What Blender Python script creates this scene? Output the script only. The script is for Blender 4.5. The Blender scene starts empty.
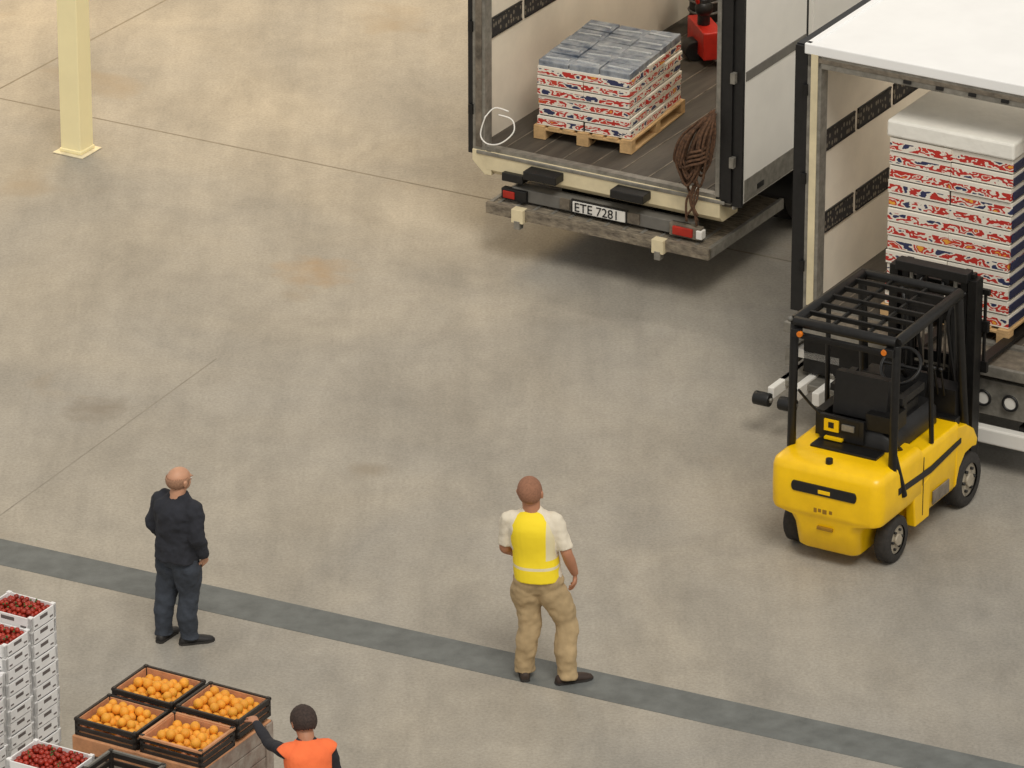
import bpy, bmesh, math, random
from mathutils import Vector, Matrix, Euler
random.seed(7)
R=math.radians
scn=bpy.context.scene
scn.view_settings.view_transform='Standard'
COL=scn.collection

def lin(c):
    def f(v):
        v/=255.0
        return v/12.92 if v<=0.04045 else ((v+0.055)/1.055)**2.4
    return (f(c[0]),f(c[1]),f(c[2]),1)

def mat(name,c,rough=.7,metal=0,var=.12,scale=8,bump=0,bscale=60,c2=None,stretch=None,emit=0):
    m=bpy.data.materials.new(name); m.use_nodes=True
    nt=m.node_tree; b=nt.nodes['Principled BSDF']
    b.inputs['Roughness'].default_value=rough; b.inputs['Metallic'].default_value=metal
    L=lin(c)
    tc=nt.nodes.new('ShaderNodeTexCoord'); src=tc.outputs['Object']
    if stretch:
        mp=nt.nodes.new('ShaderNodeMapping'); mp.inputs['Scale'].default_value=stretch
        nt.links.new(src,mp.inputs['Vector']); src=mp.outputs['Vector']
    n=nt.nodes.new('ShaderNodeTexNoise'); n.inputs['Scale'].default_value=scale; n.inputs['Detail'].default_value=6
    n.inputs['Roughness'].default_value=.6
    nt.links.new(src,n.inputs['Vector'])
    r=nt.nodes.new('ShaderNodeValToRGB'); nt.links.new(n.outputs['Fac'],r.inputs['Fac'])
    r.color_ramp.elements[0].position=.3; r.color_ramp.elements[1].position=.7
    if c2: A=lin(c2)
    else: A=tuple(v*(1-2*var) for v in L[:3])+(1,)
    r.color_ramp.elements[0].color=A
    r.color_ramp.elements[1].color=L if c2 else tuple(min(1,v*(1+var)) for v in L[:3])+(1,)
    nt.links.new(r.outputs['Color'],b.inputs['Base Color'])
    if bump:
        n2=nt.nodes.new('ShaderNodeTexNoise'); n2.inputs['Scale'].default_value=bscale; n2.inputs['Detail'].default_value=4
        nt.links.new(src,n2.inputs['Vector'])
        bp=nt.nodes.new('ShaderNodeBump'); bp.inputs['Strength'].default_value=bump; bp.inputs['Distance'].default_value=.02
        nt.links.new(n2.outputs['Fac'],bp.inputs['Height']); nt.links.new(bp.outputs['Normal'],b.inputs['Normal'])
    return m

def link(o,parent=None):
    COL.objects.link(o)
    if parent: o.parent=parent
    return o
def empty(name,loc=(0,0,0),rz=0,parent=None,scale=1):
    o=bpy.data.objects.new(name,None); o.location=loc; o.rotation_euler=(0,0,R(rz)); o.scale=(scale,)*3 if not isinstance(scale,tuple) else scale
    o.empty_display_size=.2
    return link(o,parent)

class B:
    def __init__(s): s.bm=bmesh.new(); s.mats=[]
    def mi(s,m):
        if m not in s.mats: s.mats.append(m)
        return s.mats.index(m)
    def box(s,x0,x1,y0,y1,z0,z1,m,rot=None):
        c=Vector(((x0+x1)/2,(y0+y1)/2,(z0+z1)/2)); i=s.mi(m)
        vs=[]
        M=Euler([R(a) for a in rot]).to_matrix() if rot else None
        for dx in (x0,x1):
            for dy in (y0,y1):
                for dz in (z0,z1):
                    v=Vector((dx,dy,dz))
                    if M: v=c+M@(v-c)
                    vs.append(s.bm.verts.new(v))
        for f in ((0,1,3,2),(4,6,7,5),(0,4,5,1),(2,3,7,6),(0,2,6,4),(1,5,7,3)):
            fc=s.bm.faces.new([vs[k] for k in f]); fc.material_index=i
    def rings(s,rs,m,smooth=True,cap=True):
        i=s.mi(m); L=[[s.bm.verts.new(p) for p in r] for r in rs]; n=len(L[0])
        for a,b in zip(L,L[1:]):
            for k in range(n):
                f=s.bm.faces.new((a[k],a[(k+1)%n],b[(k+1)%n],b[k])); f.material_index=i; f.smooth=smooth
        if cap:
            f=s.bm.faces.new(list(reversed(L[0]))); f.material_index=i
            f=s.bm.faces.new(L[-1]); f.material_index=i
    def cyl(s,p0,p1,r,m,n=16,r2=None,smooth=True):
        p0=Vector(p0);p1=Vector(p1); r2=r if r2 is None else r2
        d=(p1-p0).normalized(); a=d.orthogonal().normalized(); b=d.cross(a)
        s.rings([[p+(a*math.cos(2*math.pi*k/n)+b*math.sin(2*math.pi*k/n))*q for k in range(n)] for p,q in ((p0,r),(p1,r2))],m,smooth)
    def path(s,pts,r,m,n=8):
        for a,b in zip(pts,pts[1:]): s.cyl(a,b,r,m,n)
        for p in pts[1:-1]: s.sph(p,r,m,1)
    def curve(s,pts,r,m,n=7,div=5,closed=False):
        P=catmull([Vector(p) for p in pts],div); limb(s,P,[r]*len(P),m,n,div=1)
    def sph(s,c,r,m,sub=2,sc=(1,1,1),rot=None):
        i=s.mi(m); M=Matrix.Translation(c)
        if rot: M=M@Euler([R(a) for a in rot]).to_matrix().to_4x4()
        M=M@Matrix.Diagonal((r*sc[0],r*sc[1],r*sc[2],1))
        ret=bmesh.ops.create_icosphere(s.bm,subdivisions=sub,radius=1,matrix=M)
        fs=set()
        for v in ret['verts']:
            for f in v.link_faces: fs.add(f)
        for f in fs: f.material_index=i; f.smooth=True
    def torus(s,c,Rr,r,axis,m,n=28,k=8):
        c=Vector(c); d=Vector(axis).normalized(); a=d.orthogonal().normalized(); b=d.cross(a); i=s.mi(m)
        V=[]
        for q in range(n):
            t=2*math.pi*q/n; e=a*math.cos(t)+b*math.sin(t)
            V.append([s.bm.verts.new(c+e*(Rr+r*math.cos(2*math.pi*w/k))+d*r*math.sin(2*math.pi*w/k)) for w in range(k)])
        for q in range(n):
            for w in range(k):
                f=s.bm.faces.new((V[q][w],V[(q+1)%n][w],V[(q+1)%n][(w+1)%k],V[q][(w+1)%k])); f.material_index=i; f.smooth=True
    def prism(s,pts,x0,x1,m):  # profile (y,z) along x
        s.rings([[Vector((x,p[0],p[1])) for p in pts] for x in (x0,x1)],m,False)
    def obj(s,name,parent=None,bevel=0,loc=None,rz=0):
        bmesh.ops.recalc_face_normals(s.bm,faces=s.bm.faces[:])
        me=bpy.data.meshes.new(name); s.bm.to_mesh(me); s.bm.free()
        for m in s.mats: me.materials.append(m)
        o=bpy.data.objects.new(name,me)
        if loc: o.location=loc
        o.rotation_euler=(0,0,R(rz))
        link(o,parent)
        if bevel:
            md=o.modifiers.new('bev','BEVEL'); md.width=bevel; md.segments=2; md.limit_method='ANGLE'; md.angle_limit=R(50)
        return o

def catmull(P,div):
    if div<=1: return P
    out=[]
    n=len(P)
    for i in range(n-1):
        p0=P[max(i-1,0)];p1=P[i];p2=P[i+1];p3=P[min(i+2,n-1)]
        for k in range(div):
            t=k/div
            out.append(.5*((2*p1)+(p2-p0)*t+(2*p0-5*p1+4*p2-p3)*t*t+(3*p1-p0-3*p2+p3)*t**3))
    out.append(P[-1]); return out
def limb(s,pts,rads,m,n=14,div=4,flat=1.0,side=None):
    pts=[Vector(p) for p in pts]
    if div>1:
        q=[Vector((r,0,0)) for r in rads]
        pts2=catmull(pts,div); rads=[v.x for v in catmull(q,div)]; pts=pts2
    a=None; rs=[]
    for i,p in enumerate(pts):
        d=(pts[min(i+1,len(pts)-1)]-pts[max(i-1,0)]).normalized()
        if a is None:
            a=(Vector(side) if side else d.orthogonal())
        a=(a-d*a.dot(d)).normalized(); b=d.cross(a)
        rs.append([p+(a*math.cos(2*math.pi*k/n)+b*flat*math.sin(2*math.pi*k/n))*rads[i] for k in range(n)])
    s.rings(rs,m)

# ---------------- materials
WHITE=mat('white_panel',(234,231,224),.45,0,.03,2)
ROOFW=mat('roof_white',(248,248,247),.5,0,.02,2)
INNER=mat('inner_wall',(226,217,200),.6,0,.05,2)
BLK=mat('black_plastic',(24,23,23),.45,0,.2,20)
BLKM=mat('black_metal',(30,29,28),.4,.3,.2,20)
RUB=mat('rubber',(50,47,44),.85,0,.2,30)
STEEL=mat('galvanised_steel',(146,142,133),.5,.4,.18,12)
DSTEEL=mat('dirty_steel',(128,118,104),.65,.2,.3,7,.3,40)
WORN=mat('worn_platform',(160,148,128),.7,.1,.3,9,.6,30,c2=(78,70,62),stretch=(1,4,2))
CREAM=mat('cream_paint',(226,212,176),.5,0,.08,5)
TFLOOR=mat('truck_deck',(80,73,64),.7,0,.25,6,.2,50,stretch=(1,.15,1))
RED=mat('red_paint',(196,40,26),.4,0,.1,10)
REDL=mat('red_lens',(176,40,26),.3,0,.1,10)
AMB=mat('amber_lens',(220,120,30),.25,0,.1,10)
YEL=mat('forklift_yellow',(252,200,6),.32,0,.06,5)
WOOD=mat('pallet_wood',(205,168,118),.8,0,.15,10,.2,60,stretch=(1,.2,1))
ROPE=mat('rope_brown',(96,68,48),.9,0,.35,40)
GLASS=mat('dark_glass',(30,36,42),.1,0,.1,3)
HUB=mat('hub_grey',(170,160,142),.6,.1,.15,10)
TEXTB=mat('text_black',(24,24,26),.6,0,.05,5)
SKIRT=mat('grey_paint',(112,109,103),.6,0,.1,6)

def rail_mat():
    m=bpy.data.materials.new('load_rail'); m.use_nodes=True; nt=m.node_tree; b=nt.nodes['Principled BSDF']
    tc=nt.nodes.new('ShaderNodeTexCoord'); mp=nt.nodes.new('ShaderNodeMapping'); mp.inputs['Scale'].default_value=(22,22,14)
    v=nt.nodes.new('ShaderNodeTexVoronoi'); v.inputs['Scale'].default_value=1; v.inputs['Randomness'].default_value=.5
    r=nt.nodes.new('ShaderNodeValToRGB'); r.color_ramp.interpolation='CONSTANT'
    r.color_ramp.elements[0].color=lin((120,112,98)); r.color_ramp.elements[1].color=lin((38,36,36)); r.color_ramp.elements[1].position=.3
    nt.links.new(tc.outputs['Object'],mp.inputs['Vector']); nt.links.new(mp.outputs['Vector'],v.inputs['Vector'])
    nt.links.new(v.outputs['Distance'],r.inputs['Fac']); nt.links.new(r.outputs['Color'],b.inputs['Base Color'])
    b.inputs['Roughness'].default_value=.6
    return m
RAIL=rail_mat()

def carton_mat(name,z0,lh,seed):
    m=bpy.data.materials.new(name); m.use_nodes=True; nt=m.node_tree; N=nt.nodes; Lk=nt.links.new; b=N['Principled BSDF']
    tc=N.new('ShaderNodeTexCoord')
    mp=N.new('ShaderNodeMapping'); mp.inputs['Scale'].default_value=(5,5,1.0/lh); mp.inputs['Location'].default_value=(seed,seed,0)
    Lk(tc.outputs['Object'],mp.inputs['Vector'])
    n=N.new('ShaderNodeTexNoise'); n.inputs['Scale'].default_value=1.5; n.inputs['Detail'].default_value=2.4; Lk(mp.outputs['Vector'],n.inputs['Vector'])
    r=N.new('ShaderNodeValToRGB'); r.color_ramp.interpolation='CONSTANT'; e=r.color_ramp.elements
    W=lin((230,222,208)); e[0].color=lin((44,50,88)); e[0].position=0
    e[1].color=W; e[1].position=.40
    for p,c in ((.475,(188,44,34)),(.56,(230,222,208)),(.605,(198,60,42)),(.67,(230,166,60))):
        q=e.new(p); q.color=lin(c)
    Lk(n.outputs['Fac'],r.inputs['Fac'])
    sx=N.new('ShaderNodeSeparateXYZ'); Lk(tc.outputs['Object'],sx.inputs[0])
    s=N.new('ShaderNodeMath'); s.operation='SUBTRACT'; s.inputs[1].default_value=z0; Lk(sx.outputs['Z'],s.inputs[0])
    d=N.new('ShaderNodeMath'); d.operation='DIVIDE'; d.inputs[1].default_value=lh; Lk(s.outputs[0],d.inputs[0])
    f=N.new('ShaderNodeMath'); f.operation='FRACT'; Lk(d.outputs[0],f.inputs[0])
    r2=N.new('ShaderNodeValToRGB'); r2.color_ramp.interpolation='CONSTANT'; e=r2.color_ramp.elements
    e[0].color=(0,0,0,1); e[1].color=(1,1,1,1); e[1].position=.14
    q=e.new(.66); q.color=(0,0,0,1)
    Lk(f.outputs[0],r2.inputs['Fac'])
    mx=N.new('ShaderNodeMix'); mx.data_type='RGBA'; mx.inputs['A'].default_value=lin((234,227,214))
    Lk(r2.outputs['Color'],mx.inputs['Factor']); Lk(r.outputs['Color'],mx.inputs['B']); Lk(mx.outputs['Result'],b.inputs['Base Color'])
    b.inputs['Roughness'].default_value=.6
    return m

# ---------------- floor
def floor_mat():
    m=bpy.data.materials.new('concrete_floor'); m.use_nodes=True; nt=m.node_tree; N=nt.nodes; Lk=nt.links.new; b=N['Principled BSDF']
    tc=N.new('ShaderNodeTexCoord'); OBJ=tc.outputs['Object']
    def noise(sc,det,vec=OBJ,ro=.6,dist=0):
        n=N.new('ShaderNodeTexNoise'); n.inputs['Scale'].default_value=sc; n.inputs['Detail'].default_value=det; n.inputs['Roughness'].default_value=ro
        n.inputs['Distortion'].default_value=dist
        Lk(vec,n.inputs['Vector']); return n.outputs['Fac']
    def ramp(f,p0,c0,p1,c1):
        r=N.new('ShaderNodeValToRGB'); r.color_ramp.elements[0].position=p0; r.color_ramp.elements[0].color=c0
        r.color_ramp.elements[1].position=p1; r.color_ramp.elements[1].color=c1; Lk(f,r.inputs['Fac']); return r.outputs['Color']
    def mul(a,bb,fac=1):
        x=N.new('ShaderNodeMix'); x.data_type='RGBA'; x.blend_type='MULTIPLY'; x.inputs['Factor'].default_value=fac
        Lk(a,x.inputs['A']); Lk(bb,x.inputs['B']); return x.outputs['Result']
    base=ramp(noise(.3,5,dist=.5),.35,lin((156,151,142)),.65,lin((171,163,149)))
    mp2=N.new('ShaderNodeMapping'); mp2.inputs['Rotation'].default_value=(0,0,R(-30)); mp2.inputs['Scale'].default_value=(1.5,.7,1); Lk(OBJ,mp2.inputs['Vector'])
    g=lambda v:(v,v,v,1)
    c=mul(base,ramp(noise(.8,7,mp2.outputs['Vector'],.66,.3),.36,g(.83),.6,g(1.03)))
    mp3=N.new('ShaderNodeMapping'); mp3.inputs['Rotation'].default_value=(0,0,R(-62)); mp3.inputs['Scale'].default_value=(6,.5,1); Lk(OBJ,mp3.inputs['Vector'])
    c=mul(c,ramp(noise(.7,6,mp3.outputs['Vector'],.6,.2),.34,g(.92),.6,g(1.01)))
    c=mul(c,ramp(noise(3.2,6,dist=.4,ro=.7),.3,g(.92),.62,g(1.02)))
    c=mul(c,ramp(noise(38,4,ro=.7),.32,g(.82),.62,g(1.07)))
    st=ramp(noise(.55,4,dist=.4,ro=.5),.66,g(0),.76,g(.45))
    x=N.new('ShaderNodeMix'); x.data_type='RGBA'; Lk(st,x.inputs['Factor']); Lk(c,x.inputs['A']); x.inputs['B'].default_value=lin((146,129,104))
    c=x.outputs['Result']
    # local stains
    nz=N.new('ShaderNodeTexNoise'); nz.inputs['Scale'].default_value=4; nz.inputs['Detail'].default_value=4; Lk(OBJ,nz.inputs['Vector'])
    for (px,py,rad,col) in ((-1.79+0,50.4-50,.42,(158,126,84)),(-3.6,47.3-50,.34,(112,100,84)),(-1.2,46.0-50,.25,(128,116,98))):
        d=N.new('ShaderNodeVectorMath'); d.operation='DISTANCE'; Lk(OBJ,d.inputs[0]); d.inputs[1].default_value=(px,py+50,0)
        a=N.new('ShaderNodeMath'); a.operation='MULTIPLY_ADD'; Lk(nz.outputs['Fac'],a.inputs[0]); a.inputs[1].default_value=rad*1.6; Lk(d.outputs['Value'],a.inputs[2])
        rr=ramp(a.outputs[0],rad*1.0,g(.5),min(.99,rad*1.75),g(0))
        x=N.new('ShaderNodeMix'); x.data_type='RGBA'; Lk(rr,x.inputs['Factor']); Lk(c,x.inputs['A']); x.inputs['B'].default_value=lin(col); c=x.outputs['Result']
    Lk(c,b.inputs['Base Color'])
    b.inputs['Roughness'].default_value=.72
    bp=N.new('ShaderNodeBump'); bp.inputs['Strength'].default_value=.2; bp.inputs['Distance'].default_value=.01; Lk(noise(30,4),bp.inputs['Height']); Lk(bp.outputs['Normal'],b.inputs['Normal'])
    return m
FM=floor_mat()
fb=B(); fb.box(-60,60,-10,110,-.2,0,FM); floor=fb.obj('floor')
SM=mat('stripe_grey',(106,109,107),.75,0,.14,5,.2,60)
JM=mat('joint_dark',(132,124,110),.9,0,.1,10)
JM2=mat('joint_faint',(146,139,127),.9,0,.1,10)
def strip(name,p,q,hw,m,z=.003,ext=14):
    p=Vector((p[0],p[1],0));q=Vector((q[0],q[1],0)); d=(q-p).normalized(); n=Vector((-d.y,d.x,0))
    a=p-d*ext; c=q+d*ext
    b=B(); i=b.mi(m); vs=[b.bm.verts.new(v+Vector((0,0,zz))) for zz in (z-.004,z) for v in (a-n*hw,c-n*hw,c+n*hw,a+n*hw)]
    for f in ((0,3,2,1),(4,5,6,7),(0,1,5,4),(1,2,6,5),(2,3,7,6),(3,0,4,7)): b.bm.faces.new([vs[k] for k in f])
    return b.obj(name,floor)
strip('stripe',(-4.203,44.41),(3.883,40.32),.215,SM)
strip('joint_1',(-5.0,54.83),(-.394,52.27),.011,JM,.001,20)
strip('joint_2',(-4.237,45.11),(-2.727,48.13),.007,JM2,.001,.3)
strip('joint_3',(-5.02,55.1),(-3.537,57.64),.011,JM,.001,20)

# ---------------- pole
PM=mat('pole_cream',(248,236,188),.5,0,.03,2)
pb=B(); pb.box(-.112,.112,-.112,.112,0,7,PM); pb.box(-.17,.17,-.17,.17,0,.015,mat('pole_base',(226,214,182),.6)); 
pb.box(-.122,.122,-.122,.122,.015,.05,PM)
pb.obj('steel_column',None,.015,loc=(-4.15,53.42,0),rz=-30)

# ---------------- trucks
def wheel(b,x0,x1,y,r,tire=RUB,hub=HUB):
    c=r
    n=28
    prof=[(x0,r*.55),(x0,r*.9),(x0+(x1-x0)*.12,r),(x1-(x1-x0)*.12,r),(x1,r*.9),(x1,r*.62)]
    rs=[[Vector((x,y+q*math.cos(2*math.pi*k/n),c+q*math.sin(2*math.pi*k/n))) for k in range(n)] for x,q in prof]
    b.rings(rs,tire,True,False)
    b.cyl((x0+.01,y,c),(x1-(x1-x0)*.12,y,c),r*.62,hub,n)
    b.cyl((x1-(x1-x0)*.14,y,c),(x1+.01,y,c),r*.24,hub,12)
    for k in range(6):
        t=k*math.pi/3; b.cyl((x1-.02,y+r*.42*math.cos(t),c+r*.42*math.sin(t)),(x1+.005,y+r*.42*math.cos(t),c+r*.42*math.sin(t)),r*.06,BLKM,8)

def truck(name,loc,rz,W,H,variant):
    e=empty(name,loc,rz); Lg=7.0; F=1.0
    b=B(); b.box(.02,W-.02,0,Lg,F-.1,F,TFLOOR)
    for k in range(1,9): b.box(W*k/9-.006,W*k/9+.006,.02,Lg-.1,F,F+.004,DSTEEL)
    b.box(-.0,W,-.03,.05,F-.06,F+.008,STEEL)
    b.obj('deck',e)
    b=B(); b.box(0,.05,.02,Lg,F,H,INNER); b.box(-.012,0,.02,Lg,F-.1,H,WHITE); b.obj('wall_inner_left',e)
    b=B(); b.box(W-.05,W-.01,.02,Lg,F,H,INNER); b.box(W-.01,W+.005,.02,Lg,F-.12,H,WHITE); b.box(.05,W-.05,Lg-.06,Lg,F,H,INNER)
    for y in [1.5+k*1.1 for k in range(5)]: b.box(W+.005,W+.012,y,y+.03,F,H,WHITE)
    b.box(W,W+.02,.02,Lg,F-.12,F+.02,STEEL)
    b.obj('body_side',e)
    b=B(); b.box(-.015,W+.015,-.02,Lg+.02,H,H+.05,ROOFW); 
    b.box(-.03,.03,-.03,Lg,H-.04,H+.065,ROOFW)
    b.box(W-.03,W+.03,-.03,Lg,H-.04,H+.065,WHITE); b.box(-.03,W+.03,-.045,.03,H-.03,H+.065,ROOFW)
    b.obj('roof',e,.01)
    # fill lights with invented ceiling housings, added to brighten the cargo box
    for k,y in enumerate((1.9,4.2)):
        b=B(); b.box(W/2-.6,W/2+.6,y-.06,y+.06,H-.05,H,WHITE); b.obj('added_fill_housing_%d'%k,e)
        l=bpy.data.lights.new('added_fill_light','AREA'); l.shape='RECTANGLE'; l.size=1.15; l.size_y=.1; l.energy=17 if variant else 26; l.color=(1,.92,.8)
        lo=bpy.data.objects.new('added_fill_light_%d'%k,l); lo.location=(W/2,y,H-.06); link(lo,e)
    # rear frame
    b=B()
    b.box(0,.13,-.035,.09,F-.05,H,STEEL); b.box(.035,.1,-.045,-.035,F,H-.02,CREAM if variant else DSTEEL)
    b.box(W-.15,W,-.035,.09,F-.05,H,BLK); b.box(W-.15,W-.11,-.05,-.035,F,H-.02,STEEL)
    b.box(0,W,-.035,.09,H-.14,H,STEEL); b.box(.1,W-.1,-.04,-.035,H-.09,H-.05,DSTEEL)
    for k in range(4): b.box(.9+k*.3,.97+k*.3,-.05,-.035,H-.12,H-.09,BLK)
    for z in (F+.3,F+1.1,F+1.9):
        for x in (-.035,W-.01): b.box(x,x+.045,-.06,.05,z,z+.1,STEEL if x>0 else BLKM)
    b.obj('rear_frame',e,.006)
    # doors folded back
    b=B()
    b.box(-.05,-.018,.0,1.32,F-.06,H+.02,WHITE); b.box(-.05,-.005,-.03,.02,F-.08,H+.03,BLK); b.box(-.05,-.01,.0,1.32,H+.02,H+.04,BLK)
    if variant: b.box(-.12,-.05,-.03,.02,F-.08,H+.03,BLK); b.box(-.12,-.05,.0,1.32,H+.02,H+.04,BLK)
    b.obj('door_leaf_left',e)
    b=B()
    b.box(W+.035,W+.085,.02,1.22,F-.06,H,WHITE); b.box(W+.0,W+.095,-.01,.03,F-.08,H+.01,BLK); b.box(W+.03,W+.09,1.22,1.25,F-.06,H,BLK)
    b.box(W+.085,W+.09,.06,1.2,F-.05,F+.16,STEEL); b.box(W+.085,W+.094,.06,1.2,F+1.1,F+1.19,SKIRT)
    b.box(W+.09,W+.098,.3,.42,F,F+.05,BLK)
    b.obj('door_leaf_right',e,.005)
    b=B()
    hs=(F+1.33,F+.58) if variant else (F+.98,F+1.75)
    for h in hs:
        y=.14
        while y<Lg-1:
            b.box(.05,.062,y,y+.62,h,h+.17,RAIL); b.box(.05,.066,y,y+.62,h+.165,h+.18,BLK); b.box(.05,.066,y,y+.62,h-.01,h+.005,BLK); y+=.68
    b.obj('load_rails',e)
    # chassis
    b=B()
    for x in (.75,W-.95): b.box(x,x+.14,.3,Lg+1.8,.62,.86,BLKM)
    for y in (.6,1.4,3.4,5,6.6): b.box(.4,W-.4,y,y+.1,.66,.88,BLKM)
    for y in (2.1,):
        for x0,x1 in ((.1,.36),(.4,.66),(W-.66,W-.4),(W-.36,W-.08)): wheel(b,x0,x1,y,.47)
        b.cyl((.3,y,.47),(W-.3,y,.47),.09,BLKM)
        b.box(.05,.7,y-.62,y+.62,.98-.06,.9,BLK); b.box(W-.7,W-.03,y-.62,y+.62,.9,.94,BLK); b.box(W-.7,W-.05,y-.66,y-.62,.45,.92,BLK)
    for x0,x1 in ((.1,.36),(W-.36,W-.1)): wheel(b,x0,x1,Lg+1.0,.47)
    b.box(W-.12,W-.04,3.2,5.8,.45,.85,SKIRT)
    b.box(W-.6,W-.15,3.3,4.4,.4,.85,STEEL)
    b.obj('chassis',e,.01)
    # cab
    b=B(); y0=Lg+.25; y1=Lg+2.2
    b.prism([(y0,.55),(y0,2.9),(y0+1.35,2.9),(y1-.12,1.75),(y1,1.6),(y1,.45),(Lg+1.6,.45),(Lg+1.5,.9),(Lg+1.0,1.05),(Lg+.5,.9),(Lg+.4,.55)],.12,W-.12,WHITE)
    b.obj('cab',e,.06)
    b=B(); b.box(.3,W-.3,y1-.66,y1-.64,1.85,2.75,GLASS,(28,0,0)); b.box(W-.125,W-.11,y0+.5,y0+1.3,1.75,2.5,GLASS); b.box(.11,.125,y0+.5,y0+1.3,1.75,2.5,GLASS)
    b.box(.3,W-.3,y1-.01,y1+.02,.8,1.3,BLK); b.box(.2,.55,y1,y1+.03,.55,.75,AMB); b.box(W-.55,W-.2,y1,y1+.03,.55,.75,AMB)
    b.obj('cab_glass',e,.01)
    return e

def pallet(b,x0,x1,y0,y1,z,m=WOOD):
    h=.13
    w=(x1-x0)
    for k in range(3):
        y=y0+(y1-y0-.09)*k/2; b.box(x0,x1,y,y+.09,z+h-.04,z+h-.02,m)
        for j in range(3):
            x=x0+(w-.12)*j/2; b.box(x,x+.12,y,y+.09,z+.02,z+h-.04,m)
    for j in range(3):
        x=x0+(w-.12)*j/2; b.box(x,x+.12,y0,y1,z,z+.02,m)
    for j in range(7):
        x=x0+(w-.11)*j/6; b.box(x,x+.11,y0,y1,z+h-.02,z+h,m)
    
# left truck
W=2.66; T1=truck('box_truck',(-.34,51.03,0),-30,W,3.6,0)
b=B()
b.prism([(-.05,.97),(.3,.97),(.3,.74),(.02,.74),(-.05,.8)],.14,W-.1,CREAM)
b.rings([[Vector((x,y,z)) for x,z in ((.0,.97),(.2,.97),(.2,.74),(.13,.74),(.0,.86))] for y in (-.048,.3)],CREAM,False)
b.box(.05,W-.05,-.06,-.045,.935,.97,STEEL)
for x in (.62,1.52): b.box(x,x+.34,-.2,-.02,.84,.92,BLK)
b.box(.34,.56,-.1,.02,.74,.82,BLK)
b.box(.45,2.3,-.1,.05,.58,.7,SKIRT)
b.obj('bumper',T1,.012)
b=B()
b.box(1.1,1.64,-.13,-.11,.60,.70,WHITE); b.box(1.08,1.66,-.12,-.10,.585,.715,BLK)
b.box(1.66,1.78,-.12,-.1,.6,.7,DSTEEL); b.box(.96,1.06,-.12,-.1,.6,.7,DSTEEL)
b.obj('number_plate',T1)
tx=bpy.data.curves.new('plate_text','FONT'); tx.body='ETE 7281'; tx.size=.12; tx.extrude=.002; tx.materials.append(TEXTB)
to=bpy.data.objects.new('plate_text',tx); to.location=(1.115,-.133,.61); to.rotation_euler=(R(90),0,0); link(to,T1)
b=B()
b.box(.38,.5,-.15,-.08,.6,.67,REDL); b.box(.36,.62,-.14,-.07,.585,.69,BLK)
b.box(2.14,2.34,-.16,-.08,.6,.68,REDL); b.box(2.1,2.42,-.14,-.07,.58,.7,DSTEEL)
b.box(2.38,2.44,-.16,-.08,.60,.68,WHITE)
b.obj('tail_lights',T1,.006)
b=B()
b.box(.28,2.54,-.22,1.18,.49,.55,WORN)
b.box(.26,2.56,-.25,-.2,.46,.565,WORN)
for k in range(12): b.box(.34+k*.185,.37+k*.185,-.19,.3,.55,.556,STEEL)
b.box(2.52,2.56,-.22,1.2,.46,.56,STEEL); b.box(.26,.3,-.22,1.2,.46,.56,STEEL)
for x in (.55,2.0): b.box(x,x+.12,-.29,-.2,.44,.57,CREAM); b.box(x+.03,x+.09,-.295,-.22,.38,.46,STEEL)
for x in (.75,W-.95): b.box(x,x+.1,.3,1.0,.5,.7,BLKM,(12,0,0))
b.obj('tail_lift',T1,.006)
# rope bundle: loops hung on the post
b=B()
for k in range(17):
    a=random.uniform(-1,1); c=random.uniform(-1,1); zb=random.uniform(.98,1.28); d=random.uniform(-1,1)
    xc=2.34+.07*a; w=random.uniform(.05,.13); y=-.10-.03*(k%4)
    b.curve([(2.5+.02*c,-.07,1.80+.03*d),(xc-w+.08,y,1.58),(xc-w,y-.02,1.34+.05*c),(xc-w*.7,y,zb+.1),(xc,y+.01*d,zb),(xc+w*.7,y,zb+.1),(xc+w,y,1.35+.05*d),(xc+w+.04,y,1.6),(2.5+.02*d,-.07,1.80)],.0125,ROPE,6,4)
for k in range(4):
    b.curve([(2.28+.02*k,-.2,1.28+.05*k),(2.36,-.23,1.33+.04*k),(2.45,-.2,1.36+.04*k),(2.47,-.08,1.38+.04*k)],.014,ROPE,6)
for k in range(5): b.curve([(2.36+.03*math.sin(k*2),-.13,1.1),(2.32+.05*math.sin(k*1.7),-.14,.95),(2.33+.06*math.cos(k*3),-.14,.82-.025*k)],.011,ROPE,6)
b.obj('rope_bundle',T1)
b=B(); b.curve([(.15,-.06,1.32),(.12,-.1,1.15),(.2,-.12,1.08),(.33,-.1,1.1),(.42,-.02,1.2),(.38,.02,1.3),(.25,.0,1.33)],.007,WHITE)
b.curve([(.14,-.06,1.3),(.2,.02,1.38),(.33,.05,1.36)],.007,WHITE); b.obj('cable_loop',T1)

def stack(name,loc,rz,nx,ny,layers,bw,bd,lh,seed):
    e=empty(name,loc,rz)
    b=B(); pallet(b,-.03,nx*bw+.03,-.02,ny*bd+.02,0); b.obj('pallet',e,.003)
    cm=carton_mat('carton_print',.13,lh,seed); b=B()
    for l in range(layers):
        for i in range(nx):
            for j in range(ny):
                jx=random.uniform(-.01,.01); jy=random.uniform(-.01,.01)
                b.box(i*bw+.003+jx,(i+1)*bw-.003+jx,j*bd+.003+jy,(j+1)*bd-.003+jy,.13+l*lh+.003,.13+(l+1)*lh-.009,cm)
    b.box(.02,nx*bw-.02,.02,ny*bd-.02,.13,.13+layers*lh-.02,BLK)
    b.obj('cartons',e,.003)
    return e
S1=stack('stacked_cartons',(-.385+.866*.47+.5*.42,51.04-.5*.47+.866*.42,1.005),-25.5,2,3,6,.462,.385,.098,3.1)
TOPM=mat('film_grey_blue',(168,172,176),.22,0,.2,7,1.0,14,c2=(78,90,108))
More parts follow.
